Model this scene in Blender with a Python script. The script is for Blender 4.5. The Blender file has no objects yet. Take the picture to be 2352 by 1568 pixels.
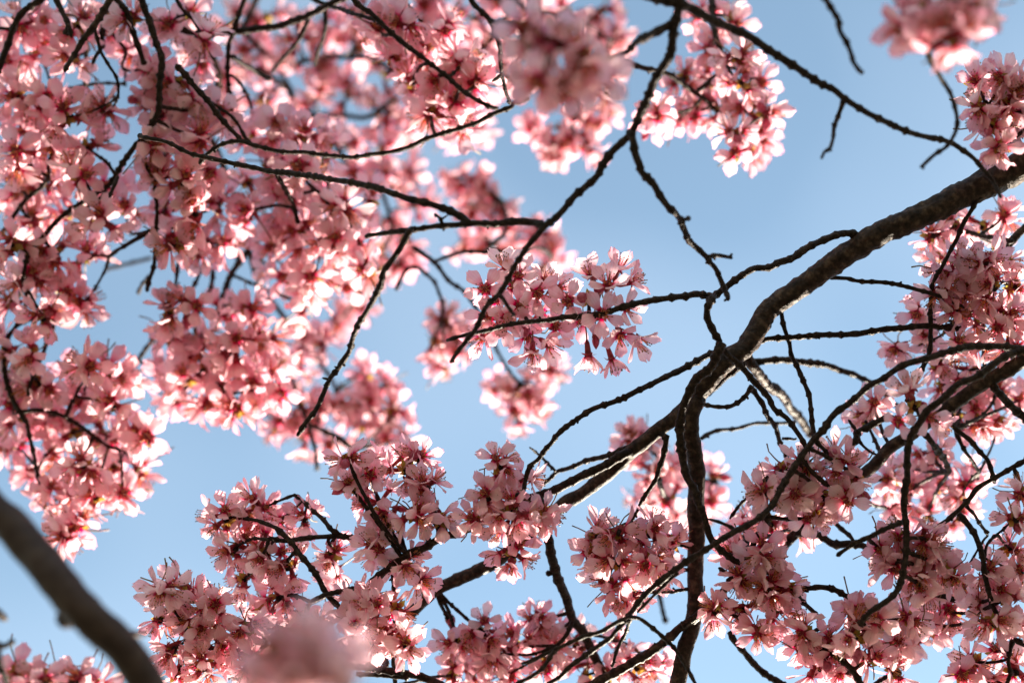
import bpy, math, random
from mathutils import Vector, Matrix, Quaternion, noise

VEIL = (3.0, 8.0, 0.0)
# ------------------------------------------------------------------ camera, sky, sun, exposure
scene = bpy.context.scene
ELEV = math.radians(68)
CAM = Vector((0, 0, 1.55))
FWD = Vector((0, math.cos(ELEV), math.sin(ELEV)))
UP = Vector((0, -math.sin(ELEV), math.cos(ELEV)))
RIGHT = Vector((1, 0, 0))
cd = bpy.data.cameras.new('camera')
cam = bpy.data.objects.new('camera', cd)
scene.collection.objects.link(cam)
cam.location = CAM
cam.rotation_euler = (math.radians(90) + ELEV, 0, 0)
cd.lens = 50
cd.sensor_width = 36
cd.clip_start = 0.05
cd.clip_end = 3000
cd.dof.use_dof = True
cd.dof.focus_distance = 1.42
cd.dof.aperture_fstop = 1.85
cd.dof.aperture_blades = 9
scene.camera = cam

SUN = (FWD * 0.56 + (RIGHT * 0.48 - UP * 0.88).normalized() * 0.83).normalized()
sun_el = math.asin(SUN.z)
sun_az = math.atan2(SUN.x, SUN.y)
world = bpy.data.worlds.new('World')
scene.world = world
world.use_nodes = True
wn = world.node_tree.nodes
wl = world.node_tree.links
bg = wn['Background']
sky = wn.new('ShaderNodeTexSky')
sky.sky_type = 'NISHITA'
sky.sun_disc = False
sky.sun_elevation = sun_el
sky.sun_rotation = sun_az
sky.air_density = 1.6
sky.dust_density = 0.3
sky.ozone_density = 1.6
# thin high veil of cirrus over the blue
wtc = wn.new('ShaderNodeTexCoord')
wmp = wn.new('ShaderNodeMapping')
wmp.inputs['Location'].default_value = VEIL
wno = wn.new('ShaderNodeTexNoise')
wno.inputs['Scale'].default_value = 2.6
wno.inputs['Detail'].default_value = 2.0
wno.inputs['Roughness'].default_value = 0.4
wl.new(wtc.outputs['Generated'], wmp.inputs[0])
wl.new(wmp.outputs[0], wno.inputs['Vector'])
wmr = wn.new('ShaderNodeMapRange')
wmr.inputs[1].default_value = 0.4
wmr.inputs[2].default_value = 0.66
wmr.inputs[3].default_value = 0.0
wmr.inputs[4].default_value = 0.34
wl.new(wno.outputs[0], wmr.inputs[0])
wmx = wn.new('ShaderNodeMix')
wmx.data_type = 'RGBA'
wmx.inputs[7].default_value = (2.9, 3.45, 4.1, 1)
wl.new(wmr.outputs[0], wmx.inputs[0])
wl.new(sky.outputs[0], wmx.inputs[6])
wl.new(wmx.outputs[2], bg.inputs[0])
bg.inputs[1].default_value = 0.0815
ld = bpy.data.lights.new('sun', 'SUN')
ld.energy = 5.0
ld.angle = math.radians(0.53)
ld.color = (1.0, 0.88, 0.7)
lo = bpy.data.objects.new('sun', ld)
scene.collection.objects.link(lo)
lo.rotation_mode = 'QUATERNION'
lo.rotation_quaternion = SUN.to_track_quat('Z', 'Y')
lo.location = (0, 0, 30)
scene.view_settings.view_transform = 'Standard'
scene.view_settings.look = 'None'
scene.view_settings.gamma = 1.0
scene.view_settings.use_curve_mapping = False
scene.view_settings.exposure = 2.15
scene.cycles.use_denoising = True
scene.cycles.max_bounces = 10
scene.cycles.diffuse_bounces = 6
scene.cycles.transmission_bounces = 8
scene.cycles.sample_clamp_indirect = 6.0

COL = scene.collection
PXW = 2352.0            # the layout below is written on a 2352 x 1568 survey grid


def at(x, y, z):
    """survey grid position x, y at z metres in front of the camera -> world point"""
    s = 0.72 * z / PXW
    return CAM + RIGHT * ((x - 1176) * s) - UP * ((y - 784) * s) + FWD * z


def px(z):
    return 0.72 * z / PXW


# ------------------------------------------------------------------ materials
def new_mat(name):
    m = bpy.data.materials.new(name)
    m.use_nodes = True
    nt = m.node_tree
    for n in list(nt.nodes):
        nt.nodes.remove(n)
    out = nt.nodes.new('ShaderNodeOutputMaterial')
    return m, nt, out


def ramp(nt, stops):
    r = nt.nodes.new('ShaderNodeValToRGB')
    e = r.color_ramp.elements
    while len(e) < len(stops):
        e.new(0.5)
    for el, (p, c) in zip(e, stops):
        el.position = p
        el.color = (*c, 1)
    return r


def petal_material():
    m, nt, out = new_mat('petal')
    N, L = nt.nodes, nt.links
    uv = N.new('ShaderNodeUVMap')
    sep = N.new('ShaderNodeSeparateXYZ')
    L.new(uv.outputs[0], sep.inputs[0])
    base = ramp(nt, [(0.0, (0.36, 0.012, 0.05)), (0.09, (0.55, 0.08, 0.14)), (0.2, (0.83, 0.48, 0.55)),
                     (0.5, (0.89, 0.69, 0.735)), (1.0, (0.88, 0.62, 0.69))])
    L.new(sep.outputs[1], base.inputs[0])
    # veins fan out from the claw
    vx = N.new('ShaderNodeMath'); vx.operation = 'MULTIPLY'; vx.inputs[1].default_value = 30
    L.new(sep.outputs[0], vx.inputs[0])
    sn = N.new('ShaderNodeMath'); sn.operation = 'SINE'
    L.new(vx.outputs[0], sn.inputs[0])
    pw = N.new('ShaderNodeMapRange')
    pw.inputs[1].default_value = 0.55; pw.inputs[2].default_value = 1.0
    pw.inputs[3].default_value = 0.0; pw.inputs[4].default_value = 0.16
    L.new(sn.outputs[0], pw.inputs[0])
    vm = N.new('ShaderNodeMix'); vm.data_type = 'RGBA'
    vm.inputs[7].default_value = (0.66, 0.22, 0.32, 1)
    L.new(pw.outputs[0], vm.inputs[0]); L.new(base.outputs[0], vm.inputs[6])
    # every flower a little different
    info = N.new('ShaderNodeObjectInfo')
    hs = N.new('ShaderNodeHueSaturation')
    mr = N.new('ShaderNodeMapRange'); mr.inputs[3].default_value = 0.98; mr.inputs[4].default_value = 1.5
    L.new(info.outputs['Random'], mr.inputs[0]); L.new(mr.outputs[0], hs.inputs['Saturation'])
    L.new(vm.outputs[2], hs.inputs['Color'])
    dif = N.new('ShaderNodeBsdfPrincipled')
    dif.inputs['Roughness'].default_value = 0.55
    dif.inputs['Specular IOR Level'].default_value = 0.25
    L.new(hs.outputs[0], dif.inputs['Base Color'])
    tr = N.new('ShaderNodeBsdfTranslucent')
    sat = N.new('ShaderNodeHueSaturation'); sat.inputs['Saturation'].default_value = 1.3
    L.new(hs.outputs[0], sat.inputs['Color']); L.new(sat.outputs[0], tr.inputs[0])
    mix = N.new('ShaderNodeMixShader'); mix.inputs[0].default_value = 0.6
    L.new(dif.outputs[0], mix.inputs[1]); L.new(tr.outputs[0], mix.inputs[2])
    L.new(mix.outputs[0], out.inputs[0])
    return m


def leafy_material(name, c1, c2, trans=0.25, rough=0.5, scale=300):
    m, nt, out = new_mat(name)
    N, L = nt.nodes, nt.links
    tc = N.new('ShaderNodeTexCoord')
    no = N.new('ShaderNodeTexNoise'); no.inputs['Scale'].default_value = scale
    L.new(tc.outputs['Object'], no.inputs['Vector'])
    r = ramp(nt, [(0.35, c1), (0.65, c2)])
    L.new(no.outputs[0], r.inputs[0])
    d = N.new('ShaderNodeBsdfPrincipled'); d.inputs['Roughness'].default_value = rough
    L.new(r.outputs[0], d.inputs['Base Color'])
    t = N.new('ShaderNodeBsdfTranslucent'); L.new(r.outputs[0], t.inputs[0])
    mix = N.new('ShaderNodeMixShader'); mix.inputs[0].default_value = trans
    L.new(d.outputs[0], mix.inputs[1]); L.new(t.outputs[0], mix.inputs[2])
    L.new(mix.outputs[0], out.inputs[0])
    return m


def bark_material(name, c_dark, c_mid, c_light, scale, bump):
    m, nt, out = new_mat(name)
    N, L = nt.nodes, nt.links
    uv = N.new('ShaderNodeUVMap')
    tc = N.new('ShaderNodeTexCoord')
    n1 = N.new('ShaderNodeTexNoise'); n1.inputs['Scale'].default_value = scale; n1.inputs['Detail'].default_value = 8
    n1.inputs['Roughness'].default_value = 0.65
    L.new(tc.outputs['Object'], n1.inputs['Vector'])
    # rings and lenticels run round the branch
    mp = N.new('ShaderNodeMapping'); mp.inputs['Scale'].default_value = (2.5, 110, 1)
    L.new(uv.outputs[0], mp.inputs[0])
    n2 = N.new('ShaderNodeTexNoise'); n2.inputs['Scale'].default_value = 1.0; n2.inputs['Detail'].default_value = 5
    L.new(mp.outputs[0], n2.inputs['Vector'])
    n3 = N.new('ShaderNodeTexVoronoi'); n3.inputs['Scale'].default_value = scale * 1.6
    L.new(tc.outputs['Object'], n3.inputs['Vector'])
    add = N.new('ShaderNodeMath'); add.operation = 'MULTIPLY_ADD'; add.inputs[1].default_value = 0.3
    L.new(n2.outputs[0], add.inputs[0])
    half = N.new('ShaderNodeMath'); half.operation = 'MULTIPLY'; half.inputs[1].default_value = 0.72
    L.new(n1.outputs[0], half.inputs[0]); L.new(half.outputs[0], add.inputs[2])
    r = ramp(nt, [(0.36, c_dark), (0.52, c_mid), (0.68, c_light)])
    L.new(add.outputs[0], r.inputs[0])
    d = N.new('ShaderNodeBsdfPrincipled'); d.inputs['Roughness'].default_value = 0.55
    d.inputs['Specular IOR Level'].default_value = 0.1
    L.new(r.outputs[0], d.inputs['Base Color'])
    h = N.new('ShaderNodeMath'); h.operation = 'MULTIPLY_ADD'; h.inputs[1].default_value = 0.35
    L.new(n3.outputs[0], h.inputs[0]); L.new(add.outputs[0], h.inputs[2])
    b = N.new('ShaderNodeBump'); b.inputs['Strength'].default_value = bump; b.inputs['Distance'].default_value = 0.0025
    L.new(h.outputs[0], b.inputs['Height']); L.new(b.outputs[0], d.inputs['Normal'])
    L.new(d.outputs[0], out.inputs[0])
    return m


M_PETAL = petal_material()
M_CALYX = leafy_material('calyx', (0.22, 0.012, 0.03), (0.42, 0.05, 0.07), 0.3)
M_FILAMENT = leafy_material('filament', (0.78, 0.24, 0.17), (0.85, 0.45, 0.16), 0.45)
M_ANTHER = leafy_material('anther', (0.06, 0.02, 0.01), (0.4, 0.17, 0.03), 0.0)
M_SCALE = leafy_material('bud_scale', (0.34, 0.29, 0.05), (0.5, 0.2, 0.05), 0.5, 0.5, 160)
M_STALK = leafy_material('stalk', (0.16, 0.13, 0.03), (0.25, 0.06, 0.04), 0.15)
M_BUD = leafy_material('bud_petal', (0.45, 0.04, 0.13), (0.66, 0.16, 0.26), 0.35)
M_BARK = bark_material('limb_bark', (0.008, 0.0045, 0.0042), (0.036, 0.021, 0.0185), (0.12, 0.076, 0.058), 130, 1.0)
M_TWIG = bark_material('twig_bark', (0.006, 0.0036, 0.0034), (0.023, 0.0125, 0.011), (0.065, 0.041, 0.032), 260, 0.8)
M_SMOOTH = bark_material('smooth_bark', (0.03, 0.018, 0.0185), (0.052, 0.033, 0.0325), (0.075, 0.05, 0.047), 60, 0.4)


# ------------------------------------------------------------------ mesh helpers
class MB:
    def __init__(self):
        self.v = []; self.f = []; self.m = []; self.uv = []

    def add(self, verts, faces, mat=0, uvs=None):
        o = len(self.v)
        self.v += [tuple(p) for p in verts]
        for f in faces:
            self.f.append([i + o for i in f])
            self.m.append(mat)
            self.uv.append([uvs[i] for i in f] if uvs else [(0.5, 0.5)] * len(f))

    def tube(self, pts, radii, seg, mat=0, cap=True, uvlen=True):
        pts = [Vector(p) for p in pts]
        n = len(pts)
        t0 = (pts[1] - pts[0]).normalized()
        ref = Vector((0, 0, 1)) if abs(t0.z) < 0.9 else Vector((1, 0, 0))
        nrm = t0.cross(ref).normalized()
        verts, uvs, faces = [], [], []
        run = 0.0
        for i in range(n):
            if i == 0: t = t0
            elif i == n - 1: t = (pts[i] - pts[i - 1]).normalized()
            else: t = (pts[i + 1] - pts[i - 1]).normalized()
            nrm = (nrm - t * nrm.dot(t)).normalized()
            bi = t.cross(nrm)
            if i: run += (pts[i] - pts[i - 1]).length
            for k in range(seg):
                a = 2 * math.pi * k / seg
                r = radii[i] if not isinstance(radii[i], (list, tuple)) else radii[i][k]
                verts.append(pts[i] + (nrm * math.cos(a) + bi * math.sin(a)) * r)
                kk = k / seg
                uvs.append((abs(2 * kk - 1), run))
        for i in range(n - 1):
            for k in range(seg):
                a = i * seg + k; b = i * seg + (k + 1) % seg
                faces.append((a, b, b + seg, a + seg))
        if cap:
            faces.append(tuple(range(seg - 1, -1, -1)))
            faces.append(tuple(range((n - 1) * seg, n * seg)))
        self.add(verts, faces, mat, uvs)

    def mesh(self, name, mats, smooth=True):
        me = bpy.data.meshes.new(name)
        me.from_pydata(self.v, [], self.f)
        ul = me.uv_layers.new(name='UVMap')
        flat = [c for f in self.uv for p in f for c in p]
        ul.data.foreach_set('uv', flat)
        for m in mats:
            me.materials.append(m)
        me.polygons.foreach_set('material_index', self.m)
        me.polygons.foreach_set('use_smooth', [smooth] * len(self.f))
        me.update()
        return me


def link(name, me, parent=None, loc=(0, 0, 0)):
    o = bpy.data.objects.new(name, me)
    COL.objects.link(o)
    o.location = loc
    if parent is not None:
        o.parent = parent
    return o


# ------------------------------------------------------------------ blossoms
FLOWER_MATS = [M_PETAL, M_CALYX, M_FILAMENT, M_ANTHER, M_STALK]


def petal(mb, rnd, ang, openness, L, W, nu=6, nv=5):
    """one notched cherry petal leaving the receptacle; flower axis = +Z"""
    verts, uvs, faces = [], [], []
    curl = rnd.uniform(-0.6, 0.6)
    cup = rnd.uniform(0.12, 0.34)
    twist = rnd.uniform(-0.3, 0.3)
    notch = rnd.uniform(0.12, 0.22)
    wav = rnd.uniform(0, 6)
    for i in range(nu + 1):
        u = i / nu
        w = W * 0.5 * (0.13 + 0.87 * math.sin(math.pi * min(1, u ** 1.15 * 0.78)) ** 1.1) * (1 - 0.42 * max(0, u - 0.74) / 0.26)
        for j in range(nv + 1):
            v = 2 * j / nv - 1
            s = u * L
            if u > 0.7:
                k = (u - 0.7) / 0.3
                s -= L * k * (notch * max(0, 1 - abs(v) / 0.45) + 0.13 * v * v)
            x = w * v
            a = openness + curl * u * u
            rr = 0.0025 + s * math.sin((openness + a) * 0.5)
            zz = s * math.cos((openness + a) * 0.5) + 0.001
            lift = cup * (v * v) * w
            ripple = 0.0006 * math.sin(wav + v * 4 + u * 3) * u
            dx = x * math.cos(twist * u) 
            dn = x * math.sin(twist * u) + lift + ripple
            p = Vector((rr - dn * math.cos(a), dx, zz + dn * math.sin(a)))
            c, sn = math.cos(ang), math.sin(ang)
            verts.append((p.x * c - p.y * sn, p.x * sn + p.y * c, p.z))
            uvs.append((0.5 + 0.5 * v, u))
    for i in range(nu):
        for j in range(nv):
            a = i * (nv + 1) + j
            faces.append((a, a + 1, a + nv + 2, a + nv + 1))
    mb.add(verts, faces, 0, uvs)


def make_flower(seed, openness, stalk=0.024, stamens=15):
    rnd = random.Random(seed)
    mb = MB()
    for k in range(5):
        petal(mb, rnd, 2 * math.pi * k / 5 + rnd.uniform(-0.16, 0.16), openness + rnd.uniform(-0.28, 0.22),
              rnd.uniform(0.0188, 0.0228), rnd.uniform(0.0104, 0.0132), nu=7, nv=6)
    # calyx tube, sepals
    mb.tube([(0, 0, 0.0035), (0, 0, 0.0), (0, 0, -0.005), (0, 0, -0.010), (0, 0, -0.0125)],
            [0.0036, 0.0030, 0.0026, 0.0021, 0.0008], 6, 1)
    for k in range(5):
        a = 2 * math.pi * (k + 0.5) / 5 + rnd.uniform(-0.1, 0.1)
        c, s = math.cos(a), math.sin(a)
        out = rnd.uniform(0.006, 0.0085); dz = rnd.uniform(-0.004, 0.001)
        w = 0.0021
        mb.add([(0.0025 * c - w * s, 0.0025 * s + w * c, 0.0015), (0.0025 * c + w * s, 0.0025 * s - w * c, 0.0015),
                ((0.005) * c + w * 0.8 * s, 0.005 * s - w * 0.8 * c, 0.001 + dz * 0.4),
                ((0.005) * c - w * 0.8 * s, 0.005 * s + w * 0.8 * c, 0.001 + dz * 0.4),
                (out * c, out * s, dz)], [(0, 1, 2, 3), (3, 2, 4)], 1)
    # stamens
    for k in range(stamens):
        a = rnd.uniform(0, 6.283)
        spread = rnd.uniform(0.05, 0.55) * (0.6 + 0.4 * openness)
        ln = rnd.uniform(0.009, 0.0145)
        d = Vector((math.sin(spread) * math.cos(a), math.sin(spread) * math.sin(a), math.cos(spread)))
        b = Vector((0.0016 * math.cos(a), 0.0016 * math.sin(a), 0.002))
        e = b + d * ln
        mid = b + d * ln * 0.5 + Vector((math.cos(a), math.sin(a), 0)) * 0.0008
        mb.tube([b, mid, e], [0.00034, 0.00028, 0.00024], 3, 2, cap=False)
        r = 0.00075
        mb.add([e + Vector(q) * r for q in ((1, 0, 0), (-1, 0, 0), (0, 1, 0), (0, -1, 0), (0, 0, 1.4), (0, 0, -1.2))],
               [(0, 2, 4), (2, 1, 4), (1, 3, 4), (3, 0, 4), (2, 0, 5), (1, 2, 5), (3, 1, 5), (0, 3, 5)], 3)
    # pistil
    mb.tube([(0, 0, 0.002), (0.0004, 0, 0.013)], [0.0003, 0.0003], 3, 4)
    # pedicel
    bx, by = rnd.uniform(-0.004, 0.004), rnd.uniform(-0.004, 0.004)
    mb.tube([(0, 0, -0.011), (bx * .5, by * .5, -0.009 - stalk * .35), (bx, by, -0.009 - stalk * .7), (bx * .7, by * .7, -0.009 - stalk)],
            [0.0009, 0.0007, 0.0006, 0.0007], 4, 4)
    return mb.mesh('blossom', FLOWER_MATS)


def make_bud(seed, fat=0.0042):
    rnd = random.Random(seed)
    mb = MB()
    n = 7
    mb.tube([(0, 0, 0.001 + 0.013 * i / n) for i in range(n + 1)],
            [fat * f for f in (0.45, 0.75, 0.95, 1.0, 0.95, 0.78, 0.45, 0.1)], 8, 0)
    mb.tube([(0, 0, 0.003), (0, 0, -0.002), (0, 0, -0.007), (0, 0, -0.009)], [0.0033, 0.0031, 0.0022, 0.0008], 6, 1)
    for k in range(5):
        a = 2 * math.pi * k / 5
        c, s = math.cos(a), math.sin(a)
        mb.add([(0.0032 * c - 0.0018 * s, 0.0032 * s + 0.0018 * c, 0.002), (0.0032 * c + 0.0018 * s, 0.0032 * s - 0.0018 * c, 0.002),
                (fat * 1.12 * c, fat * 1.12 * s, 0.0085)], [(0, 1, 2)], 1)
    b = rnd.uniform(-0.005, 0.005)
    mb.tube([(0, 0, -0.008), (b * .5, 0, -0.016), (b, 0, -0.024)], [0.0008, 0.0006, 0.0007], 4, 2)
    return mb.mesh('bud', [M_BUD, M_CALYX, M_STALK])


def make_hub(seed):
    """bud scales and short spur from which the flower stalks spring"""
    rnd = random.Random(seed)
    mb = MB()
    mb.tube([(0, 0, 0.004), (0, 0, 0.001), (0.001, 0, -0.004), (0, 0, -0.007)], [0.0015, 0.0032, 0.0034, 0.0018], 7, 1)
    for k in range(12):
        d = Vector((rnd.gauss(0, 1), rnd.gauss(0, 1), rnd.gauss(0, 1))).normalized()
        t = d.orthogonal().normalized()
        t = Quaternion(d, rnd.uniform(0, 6.28)) @ t
        b = d.cross(t)
        ln = rnd.uniform(0.006, 0.013); w = rnd.uniform(0.0025, 0.0045)
        o = d * 0.0015
        mb.add([o - t * w * .5, o + t * w * .5, o + d * ln * .55 + t * w + b * .001, o + d * ln + b * .002, o + d * ln * .55 - t * w + b * .001],
               [(0, 1, 2, 4), (4, 2, 3)], 0)
    return mb.mesh('blossom_cluster', [M_SCALE, M_TWIG])


FLOWERS = [make_flower(100 + i, op) for i, op in enumerate(
    (1.35, 1.2, 1.1, 1.0, 0.95, 1.25, 0.85, 0.75, 1.15, 0.65))]
DROOPERS = [make_flower(300 + i, op, 0.028) for i, op in enumerate((0.55, 0.65, 0.7))]
BUDS = [make_bud(40, 0.0040), make_bud(41, 0.0050), make_bud(42, 0.0032)]
HUBS = [make_hub(60 + i) for i in range(4)]


# ------------------------------------------------------------------ wood
def parse(txt):
    pts = []; ox = oy = 0; k = 1.0
    for tok in txt.split():
        if ',' not in tok:
            if tok == 'D': ox = oy = 0; k = 1.0
            else: oy, ox, k = int(tok[0]) * 392, int(tok[1]) * 588, 0.25
        else:
            a, b = tok.split(',')
            pts.append((ox + float(a) * k, oy + float(b) * k))
    return pts


def catmull(pts, step):
    """resample a 3-D polyline; pts = list of (Vector, radius)"""
    out = []
    n = len(pts)
    for i in range(n - 1):
        p0, p1, p2, p3 = pts[max(0, i - 1)], pts[i], pts[i + 1], pts[min(n - 1, i + 2)]
        ln = (p2[0] - p1[0]).length
        m = max(1, int(round(ln / step)))
        for k in range(m):
            t = k / m
            q = 0.5 * ((2 * p1[0]) + (p2[0] - p0[0]) * t + (2 * p0[0] - 5 * p1[0] + 4 * p2[0] - p3[0]) * t * t
                       + (3 * p1[0] - p0[0] - 3 * p2[0] + p3[0]) * t ** 3)
            out.append((q, p1[1] + (p2[1] - p1[1]) * t))
    out.append(pts[-1])
    return out


def wood_mesh(name, ctrl, seed, mat, knobby=1.0):
    """ctrl: list of (Vector world - base, radius)"""
    rnd = random.Random(seed)
    rmax = max(r for _, r in ctrl)
    step = 0.0032 if rmax < 0.006 else 0.0045
    pts = catmull(ctrl, step)
    seg = 7 if rmax < 0.004 else (10 if rmax < 0.008 else 18)
    n = len(pts)
    # nodes: leaf-scar rings
    nodes = []
    s = rnd.uniform(0.004, 0.012)
    total = step * n
    while s < total:
        nodes.append((s, rnd.uniform(0.25, 0.7)))
        s += rnd.uniform(0.006, 0.02) * (1.0 if rmax < 0.006 else 2.0)
    off = Vector((seed * 1.7 % 50, seed * 0.37 % 50, 0))
    P, R = [], []
    for i, (p, r) in enumerate(pts):
        s = i * step
        f = 1.0
        for ns, amp in nodes:
            d = abs(s - ns)
            if d < 0.005:
                f += amp * knobby * math.exp(-(d / 0.0016) ** 2) * min(1.0, 0.0032 / max(r, 1e-4))
        wig = noise.noise_vector(off + p * 38) * (0.0014 * knobby) if 1 < i < n - 2 else Vector()
        P.append(p + wig)
        ring = []
        for k in range(seg):
            a = 6.283 * k / seg
            q = Vector((math.cos(a) * r * 1.3, math.sin(a) * r * 1.3, 0)) + p
            ring.append(r * (f + knobby * 0.2 * noise.noise(off + q * 170) + 0.10 * noise.noise(off + q * 55)))
        R.append(ring)
    for k in range(seg):                      # rounded tip
        R[-1][k] *= 0.55
    mb = MB()
    mb.tube(P, R, seg, 0)
    # little dormant buds / spurs at some nodes
    if rmax < 0.0075:
        for ns, amp in nodes:
            if rnd.random() < 0.45 * knobby:
                i = min(n - 2, int(ns / step))
                if i < 2: continue
                t = (pts[i + 1][0] - pts[i][0]).normalized()
                d = Quaternion(t, rnd.uniform(0, 6.28)) @ t.orthogonal().normalized()
                d = (d + t * rnd.uniform(0.1, 0.9)).normalized()
                r = pts[i][1]
                ln = rnd.uniform(0.0008, 0.0026)
                b = P[i] + d * r * 0.5
                mb.tube([b, b + d * (r * .5 + ln * .4), b + d * (r * .5 + ln)], [0.0013, 0.0013, 0.0009], 5, 0)
    return mb.mesh(name, [mat])


THINGS = {}


class Thing:
    def __init__(self, key, name, label, group=None):
        self.key = key; self.lines = []; self.obj = None
        self.name = name; self.label = label; self.nb = 0; self.count = 0
        THINGS[key] = self

    def root(self, loc):
        if self.obj is None:
            o = bpy.data.objects.new(self.name, None)
            COL.objects.link(o)
            o.empty_display_size = 0.05
            o.location = loc
            o['label'] = self.label
            o['category'] = 'branch'
            self.obj = o
            self.loc = Vector(loc)
        return self.obj


SEED = [1000]


def limb(key, kind, txt, w, z, mat=None, parent=None, extend=True, knobby=1.0):
    """one wooden member. w = width in survey units (start, end), z = distance (start, end)"""
    th = THINGS[key]
    p2 = parse(txt)
    if kind != 'limb':
        w = [q * 1.22 for q in w]
    z0, z1 = z
    # members that leave the picture run on beyond it
    if extend:
        def beyond(a, b, d):
            vx, vy = a[0] - b[0], a[1] - b[1]
            l = math.hypot(vx, vy) or 1
            return (a[0] + vx / l * d, a[1] + vy / l * d)
        edge = lambda q: q[0] < 12 or q[0] > 2340 or q[1] < 12 or q[1] > 1556
        if edge(p2[0]): p2 = [beyond(p2[0], p2[1], 420), beyond(p2[0], p2[1], 160)] + p2
        if edge(p2[-1]): p2 = p2 + [beyond(p2[-1], p2[-2], 160), beyond(p2[-1], p2[-2], 420)]
    if parent:                                # start inside the parent member
        best = None
        for ln in THINGS[parent].lines:
            for q in ln:
                d = (q[0] - p2[0][0]) ** 2 + (q[1] - p2[0][1]) ** 2
                if best is None or d < best[0]: best = (d, q)
        if best and best[0] < 60 ** 2:
            z0 = best[1][2]
            p2 = [(best[1][0], best[1][1])] + (p2 if best[0] > 36 else p2[1:])
    cum = [0]
    for a, b in zip(p2, p2[1:]):
        cum.append(cum[-1] + math.hypot(a[0] - b[0], a[1] - b[1]))
    tot = cum[-1] or 1
    SEED[0] += 1
    ctrl, rec = [], []
    for (x, y), c in zip(p2, cum):
        t = c / tot
        zz = z0 + (z1 - z0) * (t * t * (3 - 2 * t)) + 0.012 * math.sin(c * 0.011 + SEED[0])* (1 if 0 < t < 1 else 0)
        k = t * (len(w) - 1)
        i = min(int(k), len(w) - 2)
        ww = w[i] + (w[i + 1] - w[i]) * (k - i)
        ctrl.append((at(x, y, zz), ww * 0.5 * px(zz)))
        rec.append((x, y, zz, ww))
    # dense record of the line, for attaching things to it
    dense = []
    for a, b in zip(rec, rec[1:]):
        m = max(1, int(math.hypot(a[0] - b[0], a[1] - b[1]) / 12))
        for k in range(m):
            t = k / m
            dense.append(tuple(a[i] + (b[i] - a[i]) * t for i in range(4)))
    dense.append(rec[-1])
    th.lines.append(dense)
    root = th.root(ctrl[0][0])
    rw = max(r for _, r in ctrl)
    m = mat or (M_BARK if rw > 0.0055 else M_TWIG)
    me = wood_mesh(kind, [(p - th.loc, r) for p, r in ctrl], SEED[0], m, knobby)
    return link(kind, me, root)


def face_quat(d, roll):
    q = d.to_track_quat('Z', 'Y')
    return q @ Quaternion((0, 0, 1), roll)


GRAV = Vector((0, 0, -1))


def add_blossom(th, hub, hub_loc, loc, d, rnd, scale, mesh=None, name='blossom'):
    o = link(name, mesh, hub, loc - hub_loc)
    o.rotation_mode = 'QUATERNION'
    o.rotation_quaternion = face_quat(d, rnd.uniform(0, 6.28))
    o.scale = (scale, scale, scale)
    th.count += 1
    return o


def spur(th, x, y, z, rnd):
    """short woody spur from the nearest member of the thing to the heart of a cluster"""
    best = None
    for ln in th.lines:
        for q in ln:
            dz = (q[2] - z) / px(z)
            d = (q[0] - x) ** 2 + (q[1] - y) ** 2 + dz * dz * 0.5
            if best is None or d < best[0]: best = (d, q)
    if best is None or best[0] < 8 ** 2: return
    q = best[1]
    a = at(q[0], q[1], q[2]); b = at(x, y, z)
    ln = (b - a).length
    side = Vector((rnd.uniform(-1, 1), rnd.uniform(-1, 1), rnd.uniform(-1, 1))) * ln * 0.07
    r0 = min(0.002, q[3] * 0.5 * px(q[2]) * 0.8)
    SEED[0] += 1
    ctrl = [(a, r0), (a.lerp(b, 0.35) + side, r0 * 0.95), (a.lerp(b, 0.72) + side * 0.9, r0 * 0.85), (b, min(r0, 0.0019))]
    link('spur_twig', wood_mesh('spur_twig', [(p - th.loc, r) for p, r in ctrl], SEED[0], M_TWIG), th.obj)


def cluster(key, x, y, r, z, dens=1.0, scale=1.0, budp=0.05):
    th = THINGS[key]
    SEED[0] += 1
    rnd = random.Random(SEED[0] * 7 + 3)
    z += rnd.uniform(-1, 1) * (0.06 if 1.6 < z < 1.75 else 0.025)
    scale *= 1.08
    c = at(x, y, z)
    R = r * px(z)
    th.root(c)
    spur(th, x, y, z, rnd)
    hub = link('blossom_cluster', rnd.choice(HUBS), th.obj, c - th.loc)
    fr = 0.018 * scale
    n = max(3, int(round(2.25 * dens * (R / fr) ** 2)))
    ga = math.pi * (3 - math.sqrt(5))
    ph = rnd.uniform(0, 6.28)
    for i in range(n):
        h = 1 - 1.72 * (i + 0.5) / n
        rad = math.sqrt(max(0, 1 - h * h))
        # fibonacci sphere whose pole looks at the camera
        d = (-FWD) * h + RIGHT * (rad * math.cos(ga * i + ph)) + UP * (rad * math.sin(ga * i + ph))
        d = (d + Vector((rnd.gauss(0, .22), rnd.gauss(0, .22), rnd.gauss(0, .22)))).normalized()
        dist = max(0.006, R - 0.012 * scale) * rnd.uniform(0.62, 1.0)
        if rnd.random() < 0.2: dist *= 0.6
        loc = c + d * dist
        f = (d + GRAV * 0.5 + Vector((rnd.gauss(0, .3), rnd.gauss(0, .3), rnd.gauss(0, .3)))).normalized()
        s = scale * rnd.uniform(0.86, 1.1)
        if rnd.random() < budp:
            add_blossom(th, hub, c, loc, f, rnd, s, rnd.choice(BUDS), 'bud')
        else:
            add_blossom(th, hub, c, loc, f, rnd, s, rnd.choice(DROOPERS if rnd.random() < 0.18 else FLOWERS))


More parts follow.
